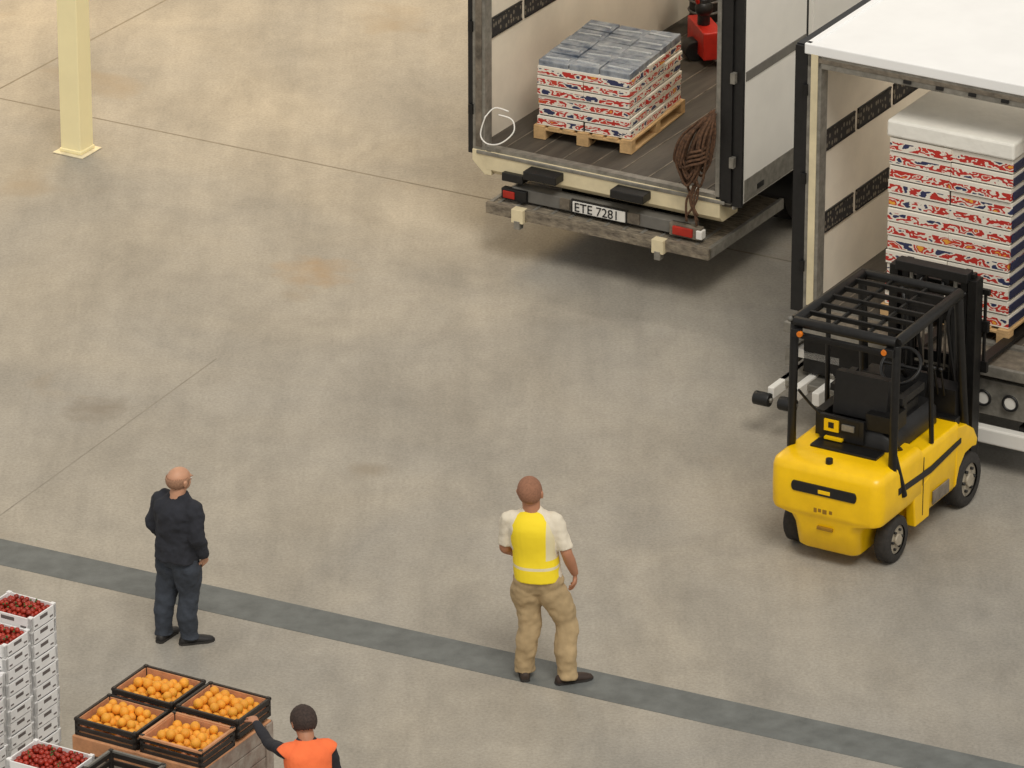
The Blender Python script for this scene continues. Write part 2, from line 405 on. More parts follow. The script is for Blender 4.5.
LAB=mat('film_highlight',(176,180,184),.3,0,.1,20,.6,40)
b=B(); zt=.13+6*.098
for i in range(3):
    for j in range(5):
        x=i*.307+.006;y=j*.23+.006; h=.04+random.uniform(0,.015); b.box(x,x+.296,y,y+.22,zt-.02,zt+h,TOPM,(random.uniform(-2,2),random.uniform(-2,2),0))
        b.box(x+.03,x+.26,y+.08,y+.12,zt+h-.01,zt+h+.008,LAB,(0,0,random.uniform(-6,6)))
b.obj('top_trays',S1,.008)

# hand pallet truck inside
J=empty('hand_pallet_truck',(-.37+.866*.86+.5*3.1,51.04-.5*.86+.866*3.1,1.005),-75)
b=B()
b.box(-.27,-.1,0,1.0,.07,.15,RED); b.box(.1,.27,0,1.0,.07,.15,RED); b.box(-.27,.27,-.2,0,.07,.34,RED)
b.cyl((0,-.12,.3),(0,-.12,.6),.06,BLK); b.cyl((-.08,-.22,.1),(.08,-.22,.1),.1,BLK); b.path([(0,-.15,.5),(0,-.3,.95),(0,-.35,1.1)],.03,RED)
b.torus((0,-.37,1.2),.11,.02,(0,1,.2),BLK); b.sph((0,-.12,.5),.09,BLK)
b.cyl((-.19,.9,.05),(-.19,.98,.05),.04,BLK,10); b.cyl((.19,.9,.05),(.19,.98,.05),.04,BLK,10)
b.obj('jack_body',J,.01)
J2=empty('coiled_drum',(-.37+.866*.42+.5*3.7,51.04-.5*.42+.866*3.7,1.005),-30)
b=B(); b.cyl((0,0,.0),(0,0,.5),.15,BLK); b.torus((0,0,.5),.15,.03,(0,0,1),BLKM)
for k in range(4): b.torus((0,0,.1+k*.11),.155,.012,(0,0,1),SKIRT)
b.obj('drum',J2)

# right truck
W2=2.6; T2=truck('box_truck.001',(2.50,47.29,0),-30,W2,3.3,1)
b=B()
b.box(.05,W2-.05,-.42,.0,.9,.985,DSTEEL); b.box(.03,W2-.03,-.45,-.41,.9,.995,STEEL)
b.box(.15,W2-.1,-.3,-.2,.5,.9,BLKM)
b.obj('rear_ledge',T2,.008)
b=B()
b.box(1.35,W2-.05,-.38,-.3,.52,.84,STEEL)
for x in (1.62,1.9,2.15,2.4): b.cyl((x,-.41,.68),(x,-.37,.68),.06,WHITE,16); b.torus((x,-.41,.68),.065,.012,(0,1,0),BLK)
for k in range(3): b.box(1.38,1.52,-.395,-.38,.56+.1*k,.6+.1*k,BLK)
b.obj('light_panel',T2,.01)
b=B(); b.box(.7,W2-.02,-.44,-.34,.28,.42,WHITE); b.box(.7,W2-.02,-.34,-.3,.3,.4,SKIRT)
for x in (.8,2.2): b.box(x,x+.1,-.34,.6,.34,.46,BLKM)
b.obj('underrun_bar',T2,.015)
b=B()
b.box(.0,.62,-.45,.25,.4,.46,STEEL); b.box(.0,.06,-.66,.3,.36,.46,WHITE); b.box(.2,.27,-.66,.3,.36,.48,WHITE); b.box(.4,.47,-.62,.3,.36,.48,WHITE)
b.box(.1,.2,-.1,.5,.42,.75,BLKM,(30,0,0)); b.cyl((.42,-.3,.5),(.42,.3,.8),.035,STEEL)
for x in (-.1,.14): b.cyl((x,-.7,.36),(x+.15,-.7,.36),.06,BLK); b.cyl((x-.02,-.7,.36),(x+.17,-.7,.36),.022,STEEL)
b.box(.04,.5,-.3,.1,.62,.7,WHITE,(0,0,0)); b.box(.0,.08,-.35,.1,.55,.72,STEEL)
b.obj('tail_lift',T2,.008)

S2=stack('stacked_cartons.001',(2.485+.866*.76+.5*.03,47.29-.5*.76+.866*.03,1.005),-30,2,2,12,.575,.42,.127,9.3)
FOAM=mat('foam_cover',(242,239,230),.7,0,.03,4,.3,14)
b=B(); zt=.13+12*.127
b.box(-.015,1.165,-.015,.855,zt,zt+.15,FOAM); 
b.obj('cover_sheet',S2,.02)
CB=mat('carton_blue',(44,48,78),.6)
b=B(); 
for k in range(12): b.box(1.152,1.163,.02,.4,.15+k*.127,.22+k*.127,CB); b.box(1.152,1.163,.44,.82,.15+k*.127,.2+k*.127,CB)
b.obj('carton_side_print',S2)

# ---------------- forklift
FK=empty('forklift',(2.73,44.44,0),-30)
def plan(hw,yr,yf,rc,z,n=6,rf=.03):
    P=[]
    for cx,cy,a0,r in ((hw-rc,yr+rc,-90,rc),(hw-rf,yf-rf,0,rf),(-hw+rf,yf-rf,90,rf),(-hw+rc,yr+rc,180,rc)):
        for k in range(n+1):
            a=R(a0+90*k/n); P.append(Vector((cx+r*math.cos(a),cy+r*math.sin(a),z)))
    return P
b=B()
b.rings([plan(.26,-.32,.34,.08,.12),plan(.28,-.36,.34,.09,.15),plan(.30,-.40,.34,.1,.34),plan(.34,-.41,.34,.1,.42),plan(.49,-.42,.34,.1,.455),plan(.505,-.425,.36,.11,.49),plan(.51,-.425,.36,.11,.64),plan(.505,-.42,.36,.1,.81),plan(.495,-.405,.36,.1,.86),plan(.475,-.37,.36,.09,.88),plan(.44,-.2,.34,.08,.90)],YEL)
b.obj('counterweight',FK,.004)
WB=1.28
b=B()
b.rings([plan(.46,.28,1.02,.03,.24),plan(.495,.26,1.04,.04,.3),plan(.505,.26,1.04,.04,.80),plan(.485,.26,1.04,.04,.85)],YEL)
for s in (-1,1):
    xa,xb=sorted((s*.33,s*.505))
    b.prism([(.98,.28),(.98,.83),(1.16,.79),(1.3,.70),(1.38,.58),(1.36,.52),(1.28,.54),(1.15,.53),(1.05,.44)],xa,xb,YEL)
    xa,xb=sorted((s*.42,s*.505))
    b.prism([(.24,.22),(.2,.5),(.5,.6),(.5,.22)],xa,xb,YEL)
b.obj('body_panels',FK,.012)
b=B()
for s in (-1,1):
    xa=s*.51
    b.prism([(-.1,.64),(-.1,.70),(.5,.67),(1.05,.71),(1.05,.665),(.5,.61)],min(xa-s*.01,xa+s*.004),max(xa-s*.01,xa+s*.004),BLK)
    b.box(min(s*.5,s*.509),max(s*.5,s*.509),.36,.372,.28,.8,BLK)
    b.box(min(s*.5,s*.512),max(s*.5,s*.512),.55,.85,.3,.42,DSTEEL if s>0 else BLK)
b.rings([[Vector((x+.025*math.cos(t),y,.69+.045*math.sin(t))) for x,t in [(.27*(1 if math.cos(a)>0 else -1),a) for a in [2*math.pi*(k+.5)/16 for k in range(16)]]] for y in (-.435,-.38)],BLK,False)
b.box(-.05,.06,-.438,-.42,.665,.70,YEL)
b.cyl((-.02,-.3,.86),(-.02,-.3,.93),.03,BLK); b.box(-.3,.3,-.1,.06,.88,.92,BLKM)
DEC=mat('decal_dark',(150,110,20),.5)
for k,(x,w) in enumerate(((-.09,.03),(-.05,.03),(-.01,.04),(.05,.03))): b.box(x,x+w,-.428,-.39,.49+.008*(k%2),.53,DEC)
b.box(-.06,.08,-.425,-.39,.34,.37,DEC)
b.box(-.43,.43,1.02,1.38,.28,.46,BLKM)
b.box(-.28,.28,1.28,1.56,.12,.6,BLKM); b.box(-.46,.46,1.02,1.12,.8,.87,BLKM)
b.obj('black_trim',FK,.006)
b=B()
for x0,x1 in ((-.49,-.34),(.34,.47)): wheel(b,x0,x1,0,.2)
b.cyl((-.36,0,.2),(.36,0,.2),.05,BLKM)
for x0,x1 in ((-.49,-.34),(.34,.49)): wheel(b,x0,x1,WB,.235)
b.obj('wheels',FK)
b=B()
b.rings([plan(.34,.08,.95,.06,.86),plan(.33,.1,.95,.08,1.0),plan(.28,.14,.93,.08,1.06)],BLK)
b.box(-.25,.25,.25,.75,1.05,1.14,BLKM)
b.box(-.24,.24,.2,.3,1.1,1.46,BLK,(-8,0,0)); b.box(-.2,.2,.28,.33,1.15,1.42,BLKM,(-8,0,0))
b.box(-.3,.1,.065,.1,.93,1.13,BLK); b.box(-.26,.06,.06,.1,1.0,1.12,BLKM)
for s in (-1,1): b.box(s*.3-.03,s*.3+.03,.3,.7,1.24,1.3,BLK); b.box(s*.3-.02,s*.3+.02,.35,.4,1.05,1.25,BLK)
b.box(-.43,.43,1.08,1.26,.6,1.1,BLK); b.box(-.2,.2,1.0,1.16,1.0,1.2,BLKM,(-20,0,0))
b.cyl((0,1.1,1.1),(0,.94,1.28),.03,BLK); b.torus((0,.93,1.29),.17,.016,(0,-.65,.75),BLK); b.cyl((-.16,.93,1.29),(.16,.93,1.29),.014,BLK)
for x in (.22,.28,.34): b.cyl((x,1.06,1.05),(x,.98,1.3),.01,BLKM); b.sph((x,.98,1.31),.022,BLK,1)
b.box(.1,.34,.1,.35,1.06,1.2,BLKM); b.box(-.38,-.3,.15,.5,.9,1.12,BLK)
b.curve([(.3,.15,1.15),(.36,.12,1.0),(.38,.2,.9)],.015,BLKM); b.curve([(-.3,.1,1.1),(-.38,.05,1.2),(-.44,-.05,1.35)],.012,BLKM)
b.obj('cabin',FK,.015)
b=B()
b.box(-.25,-.12,.045,.066,1.0,1.1,YEL); b.box(-.09,.02,.045,.066,1.03,1.08,STEEL); b.box(-.21,-.16,.042,.06,1.03,1.08,BLK)
b.box(-.24,-.08,.03,.08,.93,.95,YEL)
b.obj('warning_labels',FK)
# overhead guard
b=B(); g=1.98
def bar(p,q,w=.045,m=BLKM):
    b.cyl(p,q,w/1.6,m,8)
gf=1.08
for s in (-1,1):
    bar((s*.46,-.12,.84),(s*.46,-.1,g-.03),.06); bar((s*.51,.0,.6),(s*.46,-.1,.98),.05)
    bar((s*.44,gf-.02,g-.04),(s*.46,1.2,.75),.065)
    bar((s*.46,-.1,g-.01),(s*.44,gf,g-.01),.075)
    bar((s*.46,.5,g-.03),(s*.48,.55,.85),.035)
bar((-.46,-.1,g-.01),(.46,-.1,g-.01),.075); bar((-.44,gf,g-.01),(.44,gf,g-.01),.07)
for k in range(1,6): b.box(-.45,.45,-.1+k*.197-.014,-.1+k*.197+.014,g-.02,g+.02,BLKM)
for x in (-.16,.16): b.box(x-.012,x+.012,-.1,gf,g-.03,g+.0,BLKM)
b.box(-.45,.45,-.13,-.08,g-.14,g-.1,BLKM)
for s in (-1,1): b.box(s*.42-.04,s*.42+.04,-.17,-.11,g-.12,g-.05,BLK)
b.cyl((-.38,-.15,g-.085),(-.38,-.18,g-.085),.025,AMB); b.cyl((.38,-.15,g-.085),(.38,-.18,g-.085),.025,AMB)
b.sph((-.5,-.1,g+.0),.025,SKIRT,2)
b.obj('overhead_guard',FK,.004)
# mast
b=B(); MY=1.54
for s in (-1,1):
    b.box(s*.36-.04,s*.36+.04,MY-.06,MY+.07,.12,1.92,BLKM); b.box(s*.27-.03,s*.27+.03,MY-.03,MY+.08,.14,1.96,BLK)
    b.cyl((s*.2,MY-.04,.2),(s*.2,MY-.04,1.65),.04,BLKM,12); b.cyl((s*.2,MY-.04,1.6),(s*.2,MY-.04,1.9),.02,STEEL,10)
    b.cyl((s*.1,MY,.7),(s*.1,MY,1.85),.012,DSTEEL,6); b.curve([(s*.06,MY+.02,1.9),(s*.12,MY-.12,1.75),(s*.08,MY-.06,1.1)],.016,BLK)
    b.curve([(s*.3,MY-.05,1.8),(s*.2,MY-.16,1.6),(s*.25,MY-.1,1.0)],.016,BLK)
    b.cyl((s*.12-.03,MY,1.86),(s*.12+.03,MY,1.86),.07,BLK,14)
for z in (.25,.95,1.5,1.86): b.box(-.36,.36,MY-.02,MY+.04,z,z+.1,BLKM)
b.box(-.33,.33,MY-.1,MY+.02,1.9,1.98,BLK); b.box(-.2,.1,MY-.12,MY-.04,1.55,1.75,BLK)
for z in (1.06,1.42): b.box(-.45,.45,MY+.08,MY+.12,z,z+.1,BLKM)
for k in range(5): b.box(-.43+k*.21-.012,-.43+k*.21+.012,MY+.09,MY+.115,1.1,1.78,BLKM)
b.box(-.45,.45,MY+.085,MY+.12,1.75,1.8,BLKM)
for x in (-.3,.3): b.box(x-.05,x+.05,MY+.12,MY+.16,1.04,1.5,BLKM); b.box(x-.05,x+.05,MY+.12,MY+1.2,1.035,1.07,BLKM)
b.obj('mast',FK,.004)

# ---------------- people
def person(name,loc,rz,H,P,wx=1.0):
    s=H/1.75
    e=empty(name,loc,rz,scale=(s*wx,s*wx,s))
    lean=R(P.get('lean',0)); tw=R(P.get('twist',0)); sway=P.get('sway',0)
    hip=Vector((0,0,.93))
    MT=Matrix.Rotation(tw,3,'Z')
    def U(v):
        v=Vector(v); k=min(1,max(0,(v.z-.85)/.3))
        d=v-hip
        r=hip+ (MT@(Matrix.Rotation(-lean*k,3,'X')@d) if k>0 else d)
        return r+Vector((sway*(v.z-.09),0,0))
    def fin(b,nm,vox,smooth=3,disp=0,dsc=.12):
        o=b.obj(nm,e)
        md=o.modifiers.new('rm','REMESH'); md.mode='VOXEL'; md.voxel_size=vox; md.use_smooth_shade=True
        md=o.modifiers.new('sm','SMOOTH'); md.factor=.5; md.iterations=smooth
        if disp:
            t=bpy.data.textures.new(nm+'_tex','CLOUDS'); t.noise_scale=dsc; t.noise_depth=1
            md=o.modifiers.new('dp','DISPLACE'); md.texture=t; md.strength=disp; md.mid_level=.5; md.texture_coords='LOCAL'
        return o
    def trunk(b,rs,m,n=28):
        pts=catmull([Vector((r[1],r[2],0)) for r in rs],3); zs=[v.x for v in catmull([Vector((r[0],0,0)) for r in rs],3)]; ys=[v.x for v in catmull([Vector((r[3],0,0)) for r in rs],3)]
        R_=[]
        for p,z,yo in zip(pts,zs,ys):
            ring=[]
            for k in range(n):
                t=2*math.pi*k/n; c=math.cos(t); q=math.sin(t)
                rr=(abs(c)**2.4+abs(q)**2.4)**(-1/2.4)
                ring.append(U((p.x*c*rr,yo+p.y*q*rr,z)))
            R_.append(ring)
        b.rings(R_,m)
    k=P.get('bulk',0)
    m=P['pants']; b=B(); lw=P.get('legw',1)
    trunk(b,[(.79,.14,.105,0),(.88,.17*(.5+.5*lw),.13,-.01),(.96,.165,.125,-.008),(1.04,.155,.113,0)],m)
    lk=P['legs']
    for sd,(hp,kn,an) in lk.items():
        kn=Vector(kn); an=Vector(an); hp=Vector(hp); mid=(kn+an)/2
        hp=U(hp)
        limb(b,[hp+Vector((0,0,.05)),hp-Vector((0,0,.08)),(hp*.45+kn*.55)+Vector((0,.01,0)),kn,mid+Vector((0,-.02,0)),an+Vector((0,0,.03)),an-Vector((0,0,.035))],[.07,.092*lw,.084*lw,.068*lw,.064*lw,.056*lw,.062*lw],m,16,3)
    fin(b,'trousers',.011,4,P.get('fold',.016),.1)
    m=P['top']; b=B()
    q=k
    hem=P.get('hem',.93)
    trunk(b,[(hem,.172+q,.128+q,-.008),(1.02,.165+q,.124+q,0),(1.12,.163+q,.12+q,0),(1.25,.172+q,.126+q,-.005),(1.35,.178+q,.124+q,-.01),(1.42,.155+q,.096+q*.5,-.012),(1.465,.10+q*.5,.075,-.005),(1.505,.066+q*.3,.064+q*.3,.0)],m)
    hands=[]
    sk=P['skin']; ba=B(); bare=False
    for sd,(el,wr,fd,pn,curl) in P['arms'].items():
        sx=-1 if sd=='L' else 1
        sh=U((sx*.168,-.01,1.40)); sh0=U((sx*.1,-.01,1.41)); el=U(el) if not P.get('lean') else Vector(el); wr=U(wr) if not P.get('lean') else Vector(wr)
        if P.get('short'):
            se=sh.lerp(el,.85)
            limb(b,[sh0,sh,sh.lerp(el,.4),se],[.055,.058+q,.056+q,.057+q],m,16,3)
            limb(ba,[sh.lerp(el,.5),sh.lerp(el,.8),el,el.lerp(wr,.35),el.lerp(wr,.8),wr],[.046,.045,.042,.043,.033,.027],sk,14,3); bare=True
        else:
            limb(b,[sh0,sh,sh.lerp(el,.5),el,el.lerp(wr,.45),el.lerp(wr,.97)],[.055,.062+q*.7,.057+q*.7,.049+q*.7,.045+q*.7,.037+q*.6],m,16,3)
        hands.append((sd,wr,Vector(fd).normalized(),Vector(pn).normalized(),curl,el))
    fin(b,'jacket' if not P.get('short') else 'shirt',.011,4,P.get('foldt',.014),.09)
    if bare: fin(ba,'forearms',.009,2)
    if 'vest' in P:
        b=B(); v=P['vest']; vr=P['vestr']
        trunk(b,vr,v)
        if P.get('vsh'):
            for sx in (-1,1): limb(b,[U((sx*.08,-.01,1.42)),U((sx*.15,-.01,1.405)),U((sx*.2,-.01,1.37))],[.06,.075,.07],v,14,2)
        fin(b,'hi_vis_vest',.009,3,.006,.1)
    for sd,wr,d,n,curl,el in hands:
        sx=-1 if sd=='L' else 1
        b=B(); side=d.cross(n).normalized()
        n=side.cross(d).normalized()
        tside=side if P.get('thumb_'+sd,1)>0 else -side
        limb(b,[wr-d*.03,wr,wr+d*.035,wr+d*.075,wr+d*.09],[.026,.028,.038,.041,.034],sk,14,2,flat=.42,side=side)
        for i,(o,L) in enumerate(((.031,.068),(.011,.078),(-.010,.074),(-.030,.058))):
            p=wr+d*.082+tside*o; dd=(d+tside*o*2).normalized(); pts=[p-dd*.02,p]; a=0
            for seg in (.45,.32,.26):
                a+=curl; v=(dd*math.cos(R(a))+n*math.sin(R(a))); p=p+v*L*seg; pts.append(p)
            limb(b,pts,[.0095,.0095,.009,.0082,.0068],sk,8,2)
        p=wr+d*.025+tside*.026; pts=[p-tside*.01,p+(d*.5+tside*.8).normalized()*.022,p+(d*.9+tside*.75+n*.35).normalized()*.055,p+(d*1.2+tside*.45+n*.6).normalized()*.08]
        limb(b,pts,[.014,.0125,.0105,.008],sk,8,2)
        fin(b,'hand_'+('left' if sd=='L' else 'right'),.0045,1)
    for sd,(hp,kn,an) in lk.items():
        an=Vector(an); fa=R(P['feet'][sd]); f=Vector((-math.sin(fa),math.cos(fa),0)); sidev=Vector((f.y,-f.x,0)); z0=an.z-.09
        b=B(); rs=[]; n=18
        for t,w,h in ((-.085,.02,.05),(-.075,.033,.07),(-.03,.038,.10),(.02,.038,.10),(.07,.042,.075),(.13,.047,.06),(.17,.042,.048),(.195,.028,.038),(.203,.012,.025)):
            rs.append([Vector((an.x,an.y,z0))+f*t+sidev*w*math.cos(2*math.pi*j/n)+Vector((0,0,max(.012,h*.5+h*.55*math.sin(2*math.pi*j/n)))) for j in range(n)])
        b.rings(rs,P['shoe'])
        rs=[]
        for z in (0,.022):
            ring=[]
            for t,w in ((-.09,.015),(-.075,.035),(0,.040),(.08,.044),(.14,.05),(.185,.037),(.208,.012)): ring.append(Vector((an.x,an.y,z0+z))+f*t+sidev*w)
            for t,w in reversed(((-.09,.015),(-.075,.035),(0,.040),(.08,.044),(.14,.05),(.185,.037),(.208,.012))): ring.append(Vector((an.x,an.y,z0+z))+f*t-sidev*w)
            rs.append(ring)
        b.rings(rs,P.get('sole',RUB),False)
        b.obj('shoe_'+('left' if sd=='L' else 'right'),e)
    # head
    nb=Vector((0,-.005,1.49)); hy=R(P.get('hyaw',0)); hp_=R(P.get('hpitch',0)); hsc=P.get('hs',1.0)
    MH=Matrix.Rotation(hy,3,'Z')@Matrix.Rotation(-hp_,3,'X')
    def Hh(v):
        v=Vector(v); w=nb+MH@((v-nb)*hsc)-Vector((0,0,.022)); return U(w)
    b=B()
    limb(b,[U((0,-.02,1.42)),U((0,-.01,1.5)),Hh((0,.0,1.57))],[.066,.064,.061*hsc],sk,16,3)
    def ell(bb,c,r,m_,sub=3,filt=None):
        i=bb.mi(m_); ret=bmesh.ops.create_icosphere(bb.bm,subdivisions=sub,radius=1)
        vs=ret['verts']
        fs=set(f for v in vs for f in v.link_faces)
        for v in vs: v.co=Vector((c[0]+v.co.x*r[0],c[1]+v.co.y*r[1],c[2]+v.co.z*r[2]))
        for f in fs: f.material_index=i; f.smooth=True
        if filt:
            dl=[f for f in fs if not filt(f.calc_center_median())]
            bmesh.ops.delete(bb.bm,geom=dl,context='FACES'); vs=[v for v in vs if v.is_valid]
        for v in vs: v.co=Hh(v.co)
    ell(b,(0,-.008,1.652),(.077,.098,.098),sk)
    ell(b,(0,.03,1.605),(.06,.068,.072),sk)
    ell(b,(0,.065,1.565),(.03,.032,.028),sk)
    ell(b,(0,.1,1.618),(.013,.022,.018),sk); ell(b,(0,.092,1.638),(.009,.015,.026),sk)
    ell(b,(0,.078,1.665),(.05,.018,.012),sk)
    for sx in (-1,1): ell(b,(sx*.08,-.005,1.628),(.011,.02,.033),sk); ell(b,(sx*.086,-.012,1.638),(.007,.016,.02),sk)
    fin(b,'head',.006,2)
    b=B()
    EW=bpy.data.materials.get('eye_white') or mat('eye_white',(235,230,225),.3,0,.02,3)
    LIP=bpy.data.materials.get('lips') or mat('lips',(150,84,74),.5,0,.05,10)
    for sx in (-1,1):
        ell(b,(sx*.029,.083,1.642),(.013,.011,.008),EW,2); ell(b,(sx*.029,.091,1.642),(.005,.005,.006),BLK,2)
        ell(b,(sx*.03,.093,1.66),(.02,.006,.004),P['hair'],2)
    ell(b,(0,.096,1.588),(.022,.008,.0065),LIP,2)
    b.obj('face',e)
    b=B(); hs=P['hairstyle']
    if hs=='ring': filt=lambda c: (c.z<1.672+ .0 and c.z>1.585 and c.y<.035) 
    elif hs=='buzz': filt=lambda c: (c.z>1.59 and c.y<.02) or c.z>1.70
    else: filt=lambda c: (c.y<.03 and c.z>1.58) or (c.z>1.69)
    g=.003 if hs!='short' else .012
    ell(b,(0,-.008,1.652),(.078+g,.1+g,.1+g),P['hair'],4,filt)
    o=b.obj('hair',e); md=o.modifiers.new('so','SOLIDIFY'); md.thickness=.005; md.offset=0
    if hs=='short':
        t=bpy.data.textures.new('hair_tex','CLOUDS'); t.noise_scale=.02; md=o.modifiers.new('dp','DISPLACE'); md.texture=t; md.strength=.012; md.texture_coords='LOCAL'
    return e

SK1=mat('skin_tan',(200,150,120),.55,0,.06,14); SK2=mat('skin_brown',(180,126,96),.55,0,.06,14)
def cloth(n,c,var=.1,c2=None): return mat(n,c,.9,0,var,9,.55,16,c2=c2,stretch=(1,1,.6))
KH=cloth('khaki_cotton',(180,156,118)); TS=cloth('cream_tshirt',(226,216,196),.05)
NAVY=cloth('navy_jacket',(42,44,52),.15); JEAN=cloth('dark_jeans',(58,64,74),.15)
ORG=cloth('orange_vest',(255,122,70),.04)
DK=cloth('dark_sleeve',(42,42,48),.15)
HR1=mat('hair_brown',(150,106,82),.9,0,.12,60); HRG=mat('hair_grey',(166,126,100),.9,0,.15,60); HRD=mat('hair_dark',(62,48,42),.8,0,.3,60)
SHB=mat('shoe_brown',(58,44,36),.7,0,.15,20); SHK=mat('shoe_black',(34,32,32),.6,0,.15,20)

def vest_mat():
    m=bpy.data.materials.new('yellow_vest'); m.use_nodes=True; nt=m.node_tree; N=nt.nodes; Lk=nt.links.new; b=N['Principled BSDF']
    tc=N.new('ShaderNodeTexCoord'); sx=N.new('ShaderNodeSeparateXYZ'); Lk(tc.outputs['Object'],sx.inputs[0])
    def band(o,c,w):
        a=N.new('ShaderNodeMath'); a.operation='SUBTRACT'; a.inputs[1].default_value=c; Lk(o,a.inputs[0])
        d=N.new('ShaderNodeMath'); d.operation='ABSOLUTE'; Lk(a.outputs[0],d.inputs[0])
        l=N.new('ShaderNodeMath'); l.operation='LESS_THAN'; l.inputs[1].default_value=w; Lk(d.outputs[0],l.inputs[0]); return l.outputs[0]
    v1=band(sx.outputs['X'],.045,.04); h=band(sx.outputs['Z'],1.03,.012)
    gz=N.new('ShaderNodeMath'); gz.operation='GREATER_THAN'; gz.inputs[1].default_value=1.10; Lk(sx.outputs['Z'],gz.inputs[0])
    mm=N.new('ShaderNodeMath'); mm.operation='MULTIPLY'; Lk(v1,mm.inputs[0]); Lk(gz.outputs[0],mm.inputs[1])
    mx=N.new('ShaderNodeMath'); mx.operation='MAXIMUM'; Lk(mm.outputs[0],mx.inputs[0]); Lk(h,mx.inputs[1])
    c=N.new('ShaderNodeMix'); c.data_type='RGBA'; c.inputs['A'].default_value=lin((250,222,40)); c.inputs['B'].default_value=lin((228,216,176)); Lk(mx.outputs[0],c.inputs['Factor'])
    Lk(c.outputs['Result'],b.inputs['Base Color']); b.inputs['Roughness'].default_value=.8
    return m
VM=vest_mat()

# centre man, back to camera
person('man_in_yellow_vest',(.27,42.04,0),-6,1.73,dict(
    pants=KH,top=TS,skin=SK2,short=True,vest=VM,legw=1.26,fold=.03,hem=.90,bulk=.004,sway=-.08,hs=1.08,foldt=.022,
    vestr=[(.905,.172,.15,-.008),(1.02,.17,.148,-.004),(1.12,.168,.144,0),(1.25,.172,.15,-.005),(1.35,.168,.148,-.01),(1.42,.138,.12,-.012),(1.465,.09,.088,-.008),(1.485,.07,.076,0)],
    legs={'L':((-.092,0,.88),(-.13,.03,.49),(-.165,.03,.09)),'R':((.092,0,.88),(.14,.02,.49),(.15,-.03,.09))},
    feet={'L':10,'R':-62},
    arms={'L':((-.225,.02,1.13),(-.19,.2,1.0),(.4,.9,-.2),(.9,-.2,0),22),'R':((.235,-.05,1.13),(.27,.03,.92),(-.05,.25,-1),(-1,0,0),20)},
    thumb_L=1,thumb_R=-1,shoe=SHB,hair=HR1,hairstyle='buzz',hyaw=-8,hpitch=0),1.08)
# left man
person('man_in_dark_jacket',(-2.64,42.72,0),-40,1.53,dict(
    pants=JEAN,top=NAVY,skin=SK1,bulk=.028,hem=.86,legw=1.3,fold=.03,foldt=.032,hs=1.08,sway=.03,
    legs={'L':((-.09,0,.88),(-.11,.0,.49),(-.12,-.04,.09)),'R':((.09,0,.88),(.09,.04,.49),(.09,.04,.09))},
    feet={'L':12,'R':-32},
    arms={'L':((-.24,-.03,1.12),(-.20,.12,.93),(.35,.8,-.5),(.9,-.2,0),25),'R':((.225,-.02,1.12),(.20,.08,.90),(-.15,.4,-.9),(-1,0,0),22)},
    thumb_L=1,thumb_R=-1,shoe=SHK,hair=HRG,hairstyle='ring',hyaw=-8,hpitch=2),1.12)
# right-lower worker
person('man_in_orange_vest',(-1.45,38.42,0),14,1.50,dict(
    pants=JEAN,top=DK,skin=SK2,bulk=0,lean=14,vest=ORG,hs=1.12,vsh=True,
    vestr=[(.90,.185,.145,-.005),(1.12,.178,.14,0),(1.25,.185,.148,-.005),(1.35,.188,.146,-.01),(1.42,.165,.122,-.012),(1.465,.11,.092,-.008),(1.49,.078,.08,0)],
    legs={'L':((-.09,0,.88),(-.11,.06,.49),(-.13,.06,.09)),'R':((.09,0,.88),(.12,.02,.49),(.15,-.08,.09))},
    feet={'L':5,'R':-20},
    arms={'L':((-.24,.40,1.32),(-.29,.68,1.38),(-.1,1,-.02),(0,0,-1),24),'R':((.24,.14,1.1),(.2,.38,1.02),(-.2,1,0),(0,-.2,-1),20)},
    thumb_L=1,thumb_R=-1,shoe=SHK,hair=HRD,hairstyle='short',hyaw=10,hpitch=10),1.08)

# ---------------- produce
BIN=mat('bin_grey_worn',(172,164,152),.8,0,.2,5,.3,30,c2=(120,96,84)); BINO=mat('bin_orange_wood',(206,148,106),.8,0,.15,8,.2,40)
ORA=mat('orange_fruit',(246,168,52),.5,0,.1,12,.3,200); TOM=mat('tomato_red',(170,52,34),.35,0,.25,16); CRW=mat('crate_white',(236,235,234),.6,0,.04,6)
CRWd=mat('crate_slot',(104,96,94),.8,0,.05,6); CRB=mat('crate_black',(46,40,36),.6,0,.15,12)
GRN=mat('stem_green',(70,96,40),.7,0,.1,9)
E=empty('orange_crate_bin',(-2.49,39.45,0),-30,scale=(.95,.95,1))
b=B(); hx,hy_=.58,.5
for z in range(6):
    z0=.08+z*.135; z1=z0+.128
    b.box(-hx,hx,-hy_,-hy_+.03,z0,z1,BIN); b.box(-hx,hx,hy_-.03,hy_,z0,z1,BIN); b.box(-hx,-hx+.03,-hy_,hy_,z0,z1,BIN); b.box(hx-.03,hx,-hy_,hy_,z0,z1,BIN)
for x in (-hx,hx-.09):
    for y in (-hy_-.02,hy_-.01): b.box(x,x+.09,y,y+.03,0.02,.88,BIN)
for y in (-hy_,hy_-.09): b.box(hx,hx+.02,y,y+.09,.02,.88,BIN); b.box(-hx-.02,-hx,y,y+.09,.02,.88,BIN)
b.box(-hx,hx,-hy_,hy_,.06,.1,BIN)
for x in (-hx,-.05,hx-.1): b.box(x,x+.1,-hy_,hy_,0,.06,WOOD)
b.box(-hx-.01,hx+.01,-hy_-.025,-hy_+.02,.78,.905,BINO); b.box(-hx,hx,-hy_,hy_,.87,.89,BINO)
b.obj('bin',E,.006)
